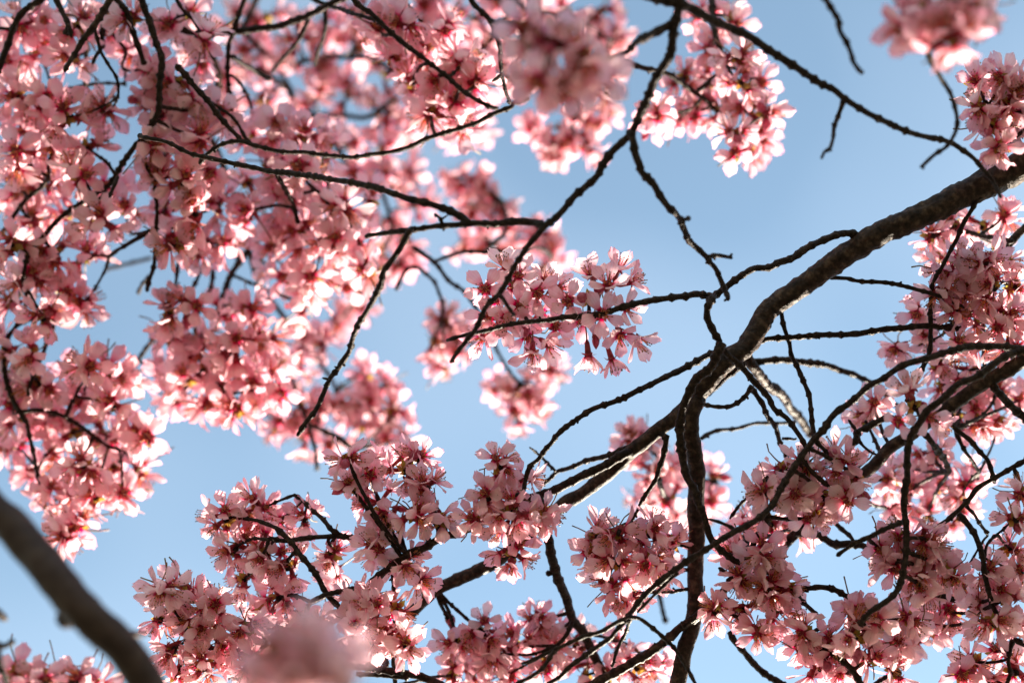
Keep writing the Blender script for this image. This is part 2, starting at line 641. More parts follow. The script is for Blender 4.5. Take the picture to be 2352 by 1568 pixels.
def placed(key, hubxy, z, flowers, scale=1.0):
    """a cluster whose flowers are set one by one: (x, y, dz, facing right/up/towards viewer, openness index)"""
    th = THINGS[key]
    SEED[0] += 1
    rnd = random.Random(SEED[0])
    c = at(hubxy[0], hubxy[1], z)
    spur(th, hubxy[0], hubxy[1], z, rnd)
    hub = link('blossom_cluster', rnd.choice(HUBS), th.obj, c - th.loc)
    for x, y, dz, fx, fy, fz, kind in flowers:
        d = (RIGHT * fx + UP * fy - FWD * fz).normalized()
        d = (d + Vector((rnd.gauss(0, .06), rnd.gauss(0, .06), rnd.gauss(0, .06)))).normalized()
        if kind == 'b':
            add_blossom(th, hub, c, at(x, y, z + dz), d, rnd, scale, rnd.choice(BUDS), 'bud')
        else:
            me = DROOPERS[rnd.randrange(3)] if kind == 'd' else FLOWERS[kind]
            add_blossom(th, hub, c, at(x, y, z + dz), d, rnd, scale * rnd.uniform(0.95, 1.08), me)


# ------------------------------------------------------------------ ground (below and behind the view)
def ground():
    m, nt, out = new_mat('lawn')
    N, L = nt.nodes, nt.links
    no = N.new('ShaderNodeTexNoise'); no.inputs['Scale'].default_value = 3; no.inputs['Detail'].default_value = 8
    tc = N.new('ShaderNodeTexCoord'); L.new(tc.outputs['Object'], no.inputs['Vector'])
    r = ramp(nt, [(0.35, (0.045, 0.05, 0.022)), (0.65, (0.12, 0.11, 0.06))])
    L.new(no.outputs[0], r.inputs[0])
    d = N.new('ShaderNodeBsdfPrincipled'); d.inputs['Roughness'].default_value = 0.9
    L.new(r.outputs[0], d.inputs['Base Color']); L.new(d.outputs[0], out.inputs[0])
    mb = MB()
    n = 24
    vs = [(0, 0, 0)]
    rings = (2, 6, 20, 80, 400, 2000)
    for R in rings:
        for k in range(n):
            a = 6.283185 * k / n
            x, y = R * math.cos(a), R * math.sin(a)
            vs.append((x, y, 0.02 * noise.noise(Vector((x, y, 0)) * 0.2)))
    fs = [(0, 1 + k, 1 + (k + 1) % n) for k in range(n)]
    for j in range(len(rings) - 1):
        for k in range(n):
            a = 1 + j * n + k; b = 1 + j * n + (k + 1) % n
            fs.append((a, a + n, b + n, b))
    mb.add(vs, fs)
    o = link('ground', mb.mesh('ground', [m]))
    o['kind'] = 'structure'


ground()

# ------------------------------------------------------------------ the branches
B = 'cherry_branch'
Thing('main', B, 'thick brown limb with ringed bark, forking into a bowed limb and an upright one')
Thing('front', B, 'dark bare forked branch crossing in front of the single sharp pink blossom cluster')
Thing('arc', B, 'slender dark bough bowed like a hammock under dense backlit blossom')
Thing('dark', B, 'rough blackish limb with two wilting blossoms at its fork and pink clusters below')
Thing('long', B, 'long thin bare twig ending in a spray of crooked side twigs over the blossoms')
Thing('smooth', B, 'smooth thick grey-brown limb without any blossom, out of focus against open sky')
Thing('low', B, 'twiggy branch carrying several crisp pink clusters beside the smooth grey-brown limb')
Thing('corner', B, 'knobbly stub and small pink blossom sprig on the open-sky side of the smooth grey limb')
Thing('haze', B, 'very close, strongly blurred mauve blossom sprig in front of the crisp clusters')
Thing('topnear', B, 'blurred near blossom cluster on a thin hooked twig hanging beside the bare forked branch')
Thing('hook', B, 'dull mauve blossom cluster on a hook-shaped bare twig against clear blue sky')
Thing('leftbough', B, 'blurred brown bough slanting through thick pink blossom, with a short side stub')
Thing('midbough', B, 'thick blurred bough inside the densest pink blossom, with hanging pendulous clusters')
Thing('far', B, 'distant, strongly blurred blossom bough glowing nearly white in the sun')
Thing('islet', B, 'distant blurred blossom tufts on a thin forked twig seen behind the sharp cluster')
Thing('lowleft', B, 'blurred bough of warm backlit blossom hanging just above the smooth grey-brown limb')
Thing('redcluster', B, 'branch with a deep pink drooping cluster showing yellow-green bud scales and crimson calyxes')
Thing('rightedge', B, 'twig with a bright sharp blossom cluster growing over the thick limb')
Thing('rightmass', B, 'branch bearing a tall mass of pale pink blossoms behind thin crossing twigs')
Thing('behindfork', B, 'soft pink blossom cluster on a hanging twig seen behind the upright limb')
Thing('lowright', B, 'arching twig with crisp mauve-pink clusters below the rough blackish limb')

# --- main limb
limb('main', 'limb', 'D 2800,150 2560,270 2352,378 13 1880,180 1450,390 1000,595 600,850 300,1070 0,1285 22 2160,40 1990,160 1830,320 1660,540', (86, 82, 58, 49, 47), (1.36, 1.45), extend=False, knobby=0.9)
limb('main', 'limb', '22 1690,500 1500,690 1380,790 1230,905 1090,1010 980,1130 800,1280 600,1420 430,1530 31 2250,420 2090,510 1960,570 1840,620 1640,720 1500,850 1380,960 1150,1130', (34, 27), (1.46, 1.52), parent='main', knobby=0.5)
limb('main', 'limb', '22 1700,540 1640,680 1640,850 1680,1050 1700,1200 1690,1400 1690,1560 32 1700,200 1690,400 1680,600 1690,750 1680,900 1640,1100 1590,1250 1560,1400 1520,1566', (40, 33), (1.46, 1.47), parent='main', knobby=0.5)
limb('main', 'branchlet', '22 1060,1020 900,1110 800,1160 600,1260 400,1360 200,1430 110,1470 31 2300,-20 2100,60 1880,180 1700,240 1560,320 1390,390 1200,530 1050,640', (17, 13), (1.46, 1.42), parent='main', knobby=0.8)
limb('main', 'branchlet', '22 1130,950 900,1040 700,1090 550,1150 420,1190 350,1260 250,1340', (11, 7), (1.47, 1.5), parent='main')
limb('main', 'twig', '22 400,1190 290,1080 230,1030 160,970', (6, 4), (1.5, 1.5))
limb('main', 'branchlet', '22 1880,100 1640,220 1350,360 1150,450 960,550 730,630 560,740 440,840 370,920 300,1000 250,1080 170,1150 130,1250 100,1400', (12, 8), (1.44, 1.4), parent='main')
limb('main', 'branchlet', '13 860,600 700,580 560,620 400,690 230,800 100,840 0,890 12 2230,900 2100,970 1970,1060 1880,1130 1840,1160', (14, 12), (1.41, 1.4), parent='main')
limb('main', 'branchlet', '12 1850,1160 1700,1135 1590,1150 1460,1155 1350,1175 1220,1200 1000,1260 760,1330 500,1345 350,1370 0,1410 11 2150,1460 2050,1480 1830,1530 1750,1560', (13, 7), (1.4, 1.37))
limb('main', 'branchlet', '12 1850,1150 1810,1220 1790,1300 1800,1380 1850,1490 1900,1560 22 1890,20 1930,60 2000,140 2090,220 2200,340 2280,430 2351,510 23 10,520 60,620 170,700 220,760 290,870 340,970 360,1050 330,1150', (13, 9), (1.39, 1.4))
limb('main', 'branchlet', '22 1930,20 1880,130 1830,230 1680,360 1620,500 1570,600 1550,700 1545,850 1560,1050 1590,1150 1620,1250 1680,1370 1710,1480 1750,1560 32 1790,140 1840,250 1950,380 2080,460', (18, 11), (1.38, 1.41), knobby=1.2)
limb('main', 'twig', '22 2200,410 2130,520 2030,590 1900,600 1800,590 1740,570', (9, 7), (1.39, 1.41))
limb('main', 'twig', '22 1740,890 1860,820 2060,800 2200,760 2351,750 23 120,750 260,740', (8, 6), (1.55, 1.6))
limb('main', 'branchlet', '22 1790,480 1950,330 2080,240 2170,195 2290,180 23 100,170 280,190 520,220 750,290 900,360 1050,440 1120,540 1200,590', (15, 9), (1.52, 1.58))
limb('main', 'branchlet', '22 2130,60 2170,150 2230,250 2340,390 23 100,470 200,590 300,720 380,830 450,900', (20, 14), (1.5, 1.66))
limb('main', 'twig', '22 2200,420 2290,560 2351,680 23 70,780 120,950 170,1060 210,1160', (10, 8), (1.46, 1.5))
limb('main', 'twig', '23 130,890 260,900', (6, 4), (1.49, 1.49))
limb('main', 'twig', '13 110,1240 130,1400 170,1520 23 195,20 210,120 260,220 320,360 370,480 390,600 410,760 430,870 430,1000', (8, 9), (1.42, 1.43), parent='main')
limb('main', 'branchlet', '12 2180,1610 2280,1565 2351,1540 13 200,1530 500,1510 700,1510 930,1480 1160,1450 1350,1430 1620,1440 1750,1450', (10, 12), (1.46, 1.45), parent='main')
limb('main', 'twig', '13 560,975 720,990 830,1020 1050,1020 1250,1060 1400,1100 1620,1170 1800,1260', (8, 7), (1.42, 1.44), parent='main')
limb('main', 'branchlet', '13 2120,130 1950,240 1870,350 1800,480 1740,620 1660,760 1600,880 1500,1100 1490,1500 23 1490,80 1430,220', (9, 6), (1.38, 1.45), parent='main')
limb('main', 'branchlet', '22 1410,890 1400,1000 1370,1130 1330,1260 1260,1360 1190,1460 1150,1560 32 1100,80', (11, 6), (1.48, 1.45), parent='main')
limb('main', 'branchlet', '22 2351,1240 2250,1330 2150,1440 2070,1530 32 2000,60', (7, 5), (1.42, 1.45))

# --- bare forked branch in front
limb('front', 'limb', 'D 1560,-320 1562,-120 02 1530,0 1505,180 1480,330 1440,520 1330,700 1250,900 1170,1080 1070,1250 940,1380 820,1530 12 800,20 690,140 560,250 470,370 380,460 300,510 180,650 80,790 0,910 11 2300,1010 2220,1140 2120,1240 2060,1380 2000,1480 1930,1560 21 1860,90 1790,190', (24, 10), (1.22, 1.32), extend=False)
limb('front', 'branchlet', '02 1520,40 1600,60 1700,115 1850,190 2100,300 2351,460 03 170,555 360,690 480,770 600,825 700,910 950,1070 1150,1150 1370,1240 1650,1305 1750,1350 1900,1470 2050,1640 13 2080,120 2140,250', (22, 7), (1.22, 1.3), parent='front')
limb('front', 'twig', '03 700,920 650,1050 615,1150 600,1270 570,1370 520,1400 490,1460', (10, 6), (1.26, 1.24), parent='front')
limb('front', 'branchlet', '02 1450,240 1330,290 1150,380 1060,470 960,510 890,540', (18, 9), (1.22, 1.2), parent='front')
limb('front', 'branchlet', '02 1100,1240 1130,1400 1180,1520 12 1190,0 1300,130 1400,290 1530,430 1570,520 1620,630 1680,690 1780,790 1810,840 1880,920 1930,1050 1990,1190', (15, 9), (1.27, 1.33), parent='front')
limb('front', 'twig', '12 1530,430 1580,445 1635,435', (9, 7), (1.295, 1.29))
limb('front', 'twig', '12 1600,580 1590,640', (8, 6), (1.3, 1.3))
limb('front', 'twig', '12 1790,790 1900,775 2020,800', (9, 7), (1.31, 1.31))
limb('front', 'branchlet', '12 300,500 180,475 0,470 11 2200,490 1960,485 1700,510 1540,530 1380,550 1180,575 1000,605', (15, 8), (1.28, 1.33), parent='front')
limb('front', 'branchlet', '11 1960,480 1870,410 1650,320 1450,275 1250,210 1080,150 900,110 720,80 540,55 340,30 100,5 00 2200,1510 1960,1460 1750,1410 1500,1300 1330,1265 1280,1250', (14, 7), (1.31, 1.42), parent='front')
limb('front', 'branchlet', '11 1410,550 1300,740 1180,920 1150,1040 1080,1170 1000,1320 930,1430 880,1560 21 850,110 760,250 670,350 560,610 440,760 380,870', (12, 8), (1.32, 1.4), parent='front')
limb('front', 'twig', '11 1720,500 1690,430 1640,400', (7, 5), (1.31, 1.31))
limb('front', 'twig', '11 1700,450 1760,410', (5, 3), (1.31, 1.31))
limb('front', 'twig', '11 2240,1140 2300,1230 2351,1300 12 30,1330', (8, 6), (1.3, 1.3))
limb('front', 'twig', '21 670,350 610,335', (6, 5), (1.37, 1.37))
limb('front', 'twig', '21 760,250 720,230', (6, 5), (1.36, 1.36))

# --- hammock bough
limb('arc', 'limb', 'D 700,-180 760,-90 01 900,0 1050,120 1200,270 1350,390 1550,550 1720,680 1920,840 2100,950 2220,1000', (13, 10), (1.5, 1.54), extend=False)
limb('arc', 'branchlet', '02 150,900 0,960 01 2351,985 2200,1040 2020,1130 1750,1210 1550,1280 1430,1340 1280,1390 1080,1420 850,1450 560,1410 330,1400 200,1380 0,1345 00 2220,1300 2050,1320 1920,1400 1830,1510', (9, 8), (1.53, 1.5))
limb('arc', 'branchlet', '00 2220,1300 2050,1100 1900,920 1700,690 1620,600', (9, 11), (1.52, 1.48))
limb('arc', 'twig', '00 2351,1340 2260,1270 2150,1090 2000,980 1900,920', (7, 6), (1.55, 1.55))
limb('arc', 'branchlet', '01 780,0 650,60 480,140 250,230 0,270 00 2200,290 2000,310 1820,330 1600,240 1380,170', (10, 14), (1.6, 1.62))
limb('arc', 'branchlet', '01 500,-20 650,50 800,90 900,130 1080,180', (8, 7), (1.62, 1.52), extend=False)
limb('arc', 'twig', '01 480,160 400,350 250,540 150,660', (8, 6), (1.64, 1.7))
limb('arc', 'twig', '01 630,70 640,250 590,420 540,600', (8, 6), (1.64, 1.7))
limb('arc', 'branchlet', '01 1370,0 1450,110 1530,230 1550,280', (7, 5), (1.62, 1.6))
limb('arc', 'branchlet', '00 2240,0 2150,270 2100,400 2090,580 2100,750 2130,1020', (13, 8), (1.62, 1.64))
limb('arc', 'twig', '00 2130,520 2250,600 2351,660 01 130,740', (9, 7), (1.63, 1.7))
limb('arc', 'twig', '00 2120,690 2200,760 2290,920 2330,1060', (6, 5), (1.64, 1.66))

# --- near top cluster
limb('topnear', 'branchlet', '01 1960,-60 2000,30 2080,110 2150,200 2180,310 2240,430 2250,600 2260,700 2300,850 2335,960', (10, 6), (1.3, 1.36), extend=False)
limb('topnear', 'branchlet', '01 2150,205 2351,215 02 200,260 350,310 450,350 520,420', (10, 8), (1.3, 1.08), parent='topnear')
limb('topnear', 'twig', '02 150,-20 230,180 280,330 330,480', (8, 5), (1.2, 1.06), extend=False)
limb('topnear', 'twig', '01 2250,690 2170,750', (8, 6), (1.33, 1.34))

# --- hook twig
limb('hook', 'branchlet', 'D 2300,-330 2230,-120 2170,30 03 1460,400 1500,560 1570,680 1680,890 1730,1060 1720,1200 1650,1330 1540,1420 1400,1540', (13, 7), (1.08, 1.24), extend=False)
limb('hook', 'twig', '03 420,-160 530,10 640,180 660,290 720,390 770,500 790,570 840,640 865,670', (12, 8), (1.16, 1.2), extend=False)
limb('hook', 'twig', 'D 2300,-330 2100,-170 03 430,-180', (14, 12), (1.08, 1.16), extend=False)

# --- right edge cluster
limb('rightedge', 'branchlet', 'D 2620,180 2480,230 2380,250 2310,260 2260,230', (12, 6), (1.38, 1.36), extend=False)
limb('rightedge', 'twig', 'D 2400,250 2350,300 2310,330', (7, 5), (1.38, 1.38), extend=False)

# --- right mass
limb('rightmass', 'limb', 'D 2620,360 2480,440 13 2351,540 2200,700 2080,850 2000,1000 1950,1200 1980,1500 23 1985,100 1990,240', (26, 9), (1.45, 1.5), extend=False, knobby=0.8)
limb('rightmass', 'branchlet', '13 2150,760 1950,900 1800,1000 1650,1150', (12, 8), (1.46, 1.46))
limb('rightmass', 'branchlet', '13 2250,650 2000,600 1800,560 1620,560', (9, 6), (1.46, 1.54))
limb('rightmass', 'branchlet', '23 2351,200 2200,130 2050,60 13 1950,1480 1900,1420 1750,1380', (9, 6), (1.48, 1.48))

# --- rough dark limb
limb('dark', 'limb', '23 2351,170 2150,290 1950,400 1750,540 1600,640 1400,790 1280,880 1130,970 1040,1060 930,1170 780,1290 600,1400 33 200,250 100,330 0,420', (40, 22), (1.38, 1.5), knobby=0.8)
limb('dark', 'branchlet', '23 2351,80 2250,110 2050,220 1900,330 1760,390 1650,480 1550,570 1450,650 1380,760 1320,850 1290,950 1270,1080 1275,1250 1260,1400 1250,1560 33 1265,150 1270,350 1240,520 1210,660 1130,780 1000,870 920,930 850,1030', (15, 11), (1.32, 1.36))
limb('dark', 'branchlet', '33 1225,90 1080,150 950,220 820,270 720,340 630,400', (10, 7), (1.35, 1.36))
limb('dark', 'branchlet', '23 1250,800 1130,700 1050,710 900,800 820,830 780,960', (14, 10), (1.4, 1.39))
limb('dark', 'twig', '23 820,830 800,790 740,720', (7, 5), (1.39, 1.39))
limb('dark', 'twig', '23 820,860 850,930 930,1000 1000,1040', (6, 4), (1.39, 1.38))
limb('dark', 'branchlet', '23 1620,700 1740,810 1850,900 1950,1020 2030,1110 2070,1240 2080,1300', (10, 8), (1.44, 1.46), parent='dark')
limb('dark', 'branchlet', '23 1720,800 1790,990 1870,1100 1940,1200', (8, 6), (1.5, 1.52))
limb('dark', 'branchlet', '23 1430,840 1530,960 1620,1080 1670,1190', (12, 9), (1.44, 1.5))
limb('dark', 'branchlet', '23 2080,430 2180,540 2290,640 2351,690', (14, 13), (1.42, 1.46), parent='dark')
limb('dark', 'branchlet', '23 1490,-300 1490,50 1420,240 1300,480 1280,560', (8, 9), (1.44, 1.42))
limb('dark', 'limb', '33 250,190 450,200 600,290 780,290 900,310 1100,470 1350,660 1550,760 1700,800 1950,880 2150,980', (17, 14), (1.48, 1.46))
limb('dark', 'twig', '33 620,100 700,180 790,260', (9, 7), (1.5, 1.48))

# --- long thin twig with spray
limb('long', 'branchlet', '23 2351,70 2150,50 1950,40 1800,60 1650,90 1500,140 1350,180 1270,210 1150,270 1050,350 960,400 870,460 770,540 650,630 580,710 500,820 420,900 370,970 300,1060 220,1170 130,1330 60,1480 32 2330,0 2200,90 2060,170 1900,270 1750,360 1600,460 1400,600 1280,700 1180,810 1100,920 1050,970', (13, 11), (1.36, 1.36))
limb('long', 'twig', '32 1050,970 950,1020 800,1100 650,1150 500,1210 380,1260 250,1330 90,1390', (9, 6), (1.35, 1.34))
limb('long', 'twig', '32 1060,990 950,1090 900,1150 780,1240 650,1330 530,1420 440,1510 350,1566', (9, 7), (1.35, 1.36))
limb('long', 'twig', '32 1060,960 1170,970 1270,1040 1370,1130 1480,1240 1560,1340 1620,1440 1680,1560', (8, 5), (1.35, 1.33))
limb('long', 'twig', '32 1090,970 1050,1100 990,1220 950,1320 920,1420', (8, 5), (1.36, 1.38))
limb('long', 'twig', '32 1520,560 1440,620 1250,810 1150,920', (7, 5), (1.37, 1.36))
limb('long', 'twig', '32 390,1270 290,1410 180,1500 60,1566', (8, 7), (1.34, 1.32))
limb('long', 'twig', '32 2050,160 1950,110 1800,60', (7, 5), (1.37, 1.37))
limb('long', 'branchlet', '33 -110,-260 -60,-100 0,40 32 2250,230 2160,400 2040,560 1960,700 1850,840 1740,920 1560,1050', (10, 14), (1.4, 1.44))
limb('long', 'limb', '32 1790,870 1720,940 1560,1050 1430,1160 1280,1280 1130,1370 950,1480 750,1580', (18, 26), (1.44, 1.42))
limb('long', 'twig', '32 2050,540 1980,560 1900,510', (8, 6), (1.42, 1.4))

# --- lower right twigs
limb('lowright', 'branchlet', '23 2351,1100 2200,1180 2060,1270 1920,1350 1840,1450 1740,1560 33 1650,80 1560,140 1520,230', (12, 8), (1.4, 1.42))
limb('lowright', 'branchlet', '33 1750,10 1850,130 1920,260 1970,420 1990,580 2050,800 2150,1050', (11, 9), (1.4, 1.4))
limb('lowright', 'twig', '33 2110,200 2020,290 1990,420', (6, 5), (1.4, 1.4))
limb('lowright', 'twig', '23 1800,1450 1850,1540 33 1880,0 1950,110 2020,210', (7, 6), (1.44, 1.46))
limb('lowright', 'branchlet', '33 -300,700 210,740 350,700 500,690 620,710 720,770 820,850 900,930 870,1050', (7, 12), (1.42, 1.4), extend=False)
limb('lowright', 'twig', '33 270,740 290,800 400,900 470,970 560,1150', (9, 8), (1.41, 1.42))
limb('lowright', 'branchlet', '33 850,1030 720,1100 590,1270 700,1370 780,1450 840,1550 900,1640', (10, 13), (1.4, 1.38), extend=False)
limb('lowright', 'twig', '33 540,1260 545,1400', (8, 7), (1.4, 1.42))
limb('lowright', 'branchlet', '33 2150,1050 2250,1150 2351,1210', (9, 10), (1.4, 1.4))
limb('lowright', 'twig', '33 2250,1150 2200,1350 2230,1480 2200,1566', (8, 7), (1.4, 1.4))
limb('lowright', 'branchlet', '32 2000,1100 2050,1180 2200,1370 2351,1500 33 110,1566', (11, 14), (1.48, 1.5))

# --- cluster behind the fork
limb('behindfork', 'branchlet', '22 1350,1260 1390,1400 1480,1470 1560,1500', (10, 5), (1.55, 1.72), extend=False)
limb('behindfork', 'branchlet', 'D 1530,1430 1500,1300 1520,1200 1540,1130 1510,1050', (9, 7), (1.75, 1.72))
limb('behindfork', 'twig', 'D 1540,1130 1600,1100 1650,1110', (7, 5), (1.73, 1.73))

# --- cluster left of fork
limb('low', 'limb', '31 2351,80 32 290,140 330,220 360,400 420,600 500,800 560,980 650,1090 700,1200 760,1330 820,1450 870,1600', (22, 20), (1.47, 1.54), extend=False, knobby=0.7)
limb('low', 'twig', '32 360,560 325,560', (9, 7), (1.49, 1.48))
limb('low', 'branchlet', '32 560,1000 500,1120 420,1220', (9, 7), (1.5, 1.5))
limb('low', 'branchlet', '32 740,1120 900,1160 1050,1210 1200,1300', (7, 5), (1.53, 1.56))
limb('low', 'branchlet', '31 130,240 280,260 560,230 830,230 1000,260', (8, 10), (1.42, 1.44))
limb('low', 'branchlet', '21 350,1410 430,1460 520,1550 31 620,60 700,160 800,225', (7, 9), (1.46, 1.44))
limb('low', 'branchlet', '31 180,140 290,240 420,400 480,470 560,580 640,730 760,860 850,1000 960,1180 1050,1370 1100,1450', (9, 12), (1.43, 1.41))
limb('low', 'twig', '31 500,820 640,760 770,720 900,690', (9, 8), (1.41, 1.42))
limb('low', 'branchlet', '31 700,1400 920,1420 1100,1445 1300,1470 1450,1490 1600,1540 1750,1620', (10, 16), (1.42, 1.4), extend=False)
limb('low', 'branchlet', '31 920,1480 1200,1500 1400,1520', (9, 9), (1.42, 1.41))
limb('low', 'twig', '31 1190,1280 1190,1430', (11, 9), (1.46, 1.42))
limb('low', 'twig', '31 1260,1330 1280,1600', (8, 8), (1.45, 1.46), extend=False)
limb('low', 'branchlet', '31 700,1400 400,1330 100,1240 30 2100,1250 1830,1220 1720,1100 1680,1020', (9, 7), (1.42, 1.4))
limb('low', 'twig', '30 2100,1250 2050,1420 2080,1500', (8, 6), (1.41, 1.41))
limb('low', 'branchlet', '31 1640,690 1570,600 1440,550 1250,540', (11, 9), (1.5, 1.44))

# --- smooth limb
limb('smooth', 'limb', 'D -420,560 -160,900 20 -160,1450 30 100,115 375,435 540,640 695,830 880,1010 1060,1180 1190,1330 1330,1560 D 390,1680 480,1900', (84, 84), (1.06, 1.0), mat=M_SMOOTH, extend=False, knobby=0.25)
limb('smooth', 'knot', '30 760,900 640,960 560,1010', (70, 30), (1.03, 1.03), mat=M_SMOOTH, knobby=0.2)
limb('smooth', 'twig', '30 1180,1110 1280,1120 1350,1110', (16, 6), (1.05, 1.06), mat=M_SMOOTH)

# --- corner sprig
limb('corner', 'branchlet', '30 -300,1100 -60,1200 30,1220 90,1195 120,1190', (24, 9), (1.12, 1.14), extend=False)
limb('corner', 'branchlet', '30 -60,1200 -10,1330 10,1430 60,1566 D 40,1700', (13, 14), (1.12, 1.16), extend=False)
limb('corner', 'twig', '30 -200,750 -80,850 0,940 60,990', (12, 10), (1.13, 1.14), extend=False)
limb('corner', 'branchlet', 'D 30,1640 80,1590 130,1560 200,1575', (10, 7), (1.22, 1.27), extend=False)

# --- close haze sprig
limb('haze', 'branchlet', 'D 560,1760 640,1640 680,1575 723,1528 708,1500 680,1470', (14, 9), (0.74, 0.76), extend=False)
limb('haze', 'twig', 'D 723,1530 690,1540 640,1545', (10, 8), (0.75, 0.75))
limb('haze', 'twig', 'D 700,1560 770,1545 810,1530', (8, 7), (0.75, 0.75))

# --- left bough
limb('leftbough', 'limb', '00 1300,-20 1370,200 1430,380 1480,540 1470,800 1460,980 1440,1060 1330,1250 1200,1400 1090,1560 10 1010,130 850,230 720,310 560,430 430,560 320,690 260,760 230,880 205,1000', (19, 9), (1.5, 1.58))
limb('leftbough', 'twig', '10 1080,60 1040,160 1005,245', (8, 6), (1.53, 1.53))
limb('leftbough', 'branchlet', '10 980,190 860,300 750,380', (7, 5), (1.58, 1.6))
limb('leftbough', 'branchlet', '00 1080,0 1160,110 1230,330 1330,600', (13, 10), (1.55, 1.56))
limb('leftbough', 'branchlet', '00 1010,0 880,220 780,350 700,480 590,660', (20, 8), (1.52, 1.5))
limb('leftbough', 'branchlet', '00 990,60 960,200 940,330 950,450', (14, 8), (1.56, 1.6))
limb('leftbough', 'twig', '00 870,260 920,470 1000,600 1070,720 1085,900', (7, 5), (1.53, 1.56))
limb('leftbough', 'twig', '00 930,450 880,520 850,590', (7, 6), (1.55, 1.55))
limb('leftbough', 'twig', '00 800,130 790,600 790,900', (9, 8), (1.62, 1.66))
limb('leftbough', 'twig', '00 480,850 600,820 900,770 1070,770 1150,770', (6, 6), (1.66, 1.66))
limb('leftbough', 'twig', '00 760,915 1000,900 1090,890', (6, 6), (1.66, 1.68))
limb('leftbough', 'twig', '00 1020,290 1100,390 1150,480 1120,620 1200,660 1290,640', (6, 5), (1.6, 1.62))
limb('leftbough', 'branchlet', '00 370,0 200,120 110,300 70,430 0,600', (13, 11), (1.52, 1.56))
limb('leftbough', 'twig', '00 110,270 0,265', (7, 6), (1.58, 1.58))
limb('leftbough', 'twig', '00 520,0 570,120 620,230 590,310', (9, 10), (1.5, 1.52))
limb('leftbough', 'twig', '00 620,220 660,350', (9, 5), (1.5, 1.5))
limb('leftbough', 'twig', '00 1620,0 1680,90 1770,180 1820,270', (9, 6), (1.56, 1.58))
limb('leftbough', 'branchlet', '10 450,60 380,160 250,260 130,410 60,510 0,610', (8, 9), (1.6, 1.62))
limb('leftbough', 'branchlet', '10 1330,-80 1390,60 1440,230 1440,420 1430,560 1420,790 1410,880 1380,980 1350,1110', (7, 8), (1.56, 1.6), extend=False)
limb('leftbough', 'twig', '10 1430,550 1280,610 1100,720 1000,790', (10, 7), (1.6, 1.62))
limb('leftbough', 'twig', '10 1500,490 1430,540 1220,590', (7, 5), (1.6, 1.62))
limb('leftbough', 'twig', '10 1400,940 1300,1050 1270,1130', (6, 7), (1.7, 1.72))
limb('leftbough', 'twig', '10 960,910 1200,850 1400,800', (8, 7), (1.95, 1.95))

# --- middle bough
limb('midbough', 'limb', 'D 330,-260 420,-40 480,110 500,200 00 1780,1100 1950,1300 11 -180,300 -100,600 0,980 100,1150 200,1270 330,1440 420,1560 21 520,120 600,220 680,320 730,440', (26, 9), (1.75, 1.9), extend=False, knobby=0.5)
limb('midbough', 'branchlet', '21 310,250 350,380 400,560 470,730 490,800 530,950 560,1110 570,1180', (8, 7), (1.85, 1.8))
limb('midbough', 'branchlet', '21 490,760 620,820 750,880 830,940 900,1000', (9, 12), (1.84, 1.86))
limb('midbough', 'branchlet', '10 2500,500 2351,650 2200,830 2100,1000 2050,1150 1950,1400', (13, 9), (1.78, 1.72))
limb('midbough', 'branchlet', '10 2100,560 2150,700 2200,860', (10, 8), (1.8, 1.78))
limb('midbough', 'branchlet', '11 190,40 270,180 340,300 390,490', (9, 8), (1.55, 1.6))
limb('midbough', 'branchlet', '11 490,130 600,220 690,330 780,400 860,440', (9, 7), (1.62, 1.64))
limb('midbough', 'twig', '11 700,340 680,470', (6, 5), (1.63, 1.65))
limb('midbough', 'branchlet', '11 590,0 640,90 760,200 860,300', (7, 6), (1.68, 1.7))
limb('midbough', 'branchlet', '10 1700,120 1710,350 1710,540 1650,800 1600,1100', (7, 6), (1.62, 1.66))
limb('midbough', 'branchlet', '10 1830,870 1810,1000 1700,1200 1550,1380 1430,1520 20 1300,130 1230,250', (7, 8), (1.72, 1.74))
limb('midbough', 'branchlet', '10 1960,900 1930,1080 1800,1400 20 1850,200 2100,500', (8, 6), (1.72, 1.66))
limb('midbough', 'branchlet', '20 2351,300 21 -100,300 100,640 300,760', (8, 6), (1.72, 1.9))

# --- far glowing bough
limb('far', 'limb', 'D 560,-300 600,-60 01 -100,250 20,420 100,500 220,660 320,820 370,980 410,1120', (22, 9), (2.0, 2.05), extend=False, knobby=0.5)
limb('far', 'limb', '01 0,620 130,700 270,800 340,900', (13, 12), (1.95, 2.02))
limb('far', 'branchlet', '01 220,640 450,560 700,520 900,530 1050,540 1300,650', (11, 7), (2.05, 2.0))
limb('far', 'branchlet', '01 480,1010 570,1150 650,1260 730,1340 850,1560', (11, 8), (2.0, 2.05))
limb('far', 'branchlet', '01 560,1060 800,1065 1030,1075 1160,990 1300,900', (9, 8), (2.05, 2.0))
limb('far', 'branchlet', 'D 1230,-260 1200,-60 1150,60 1060,160 960,200', (16, 7), (2.0, 2.0), extend=False)
limb('far', 'branchlet', 'D 1180,10 1250,30 1330,50 1400,90', (9, 6), (2.0, 1.95))
limb('far', 'branchlet', '02 380,140 420,220 450,270', (7, 6), (1.95, 1.95))
limb('far', 'branchlet', 'D 1330,50 1340,160 1320,260 1310,300', (8, 6), (1.96, 1.9))
limb('far', 'branchlet', 'D 860,400 900,520 860,600 820,680', (8, 6), (2.05, 2.0))

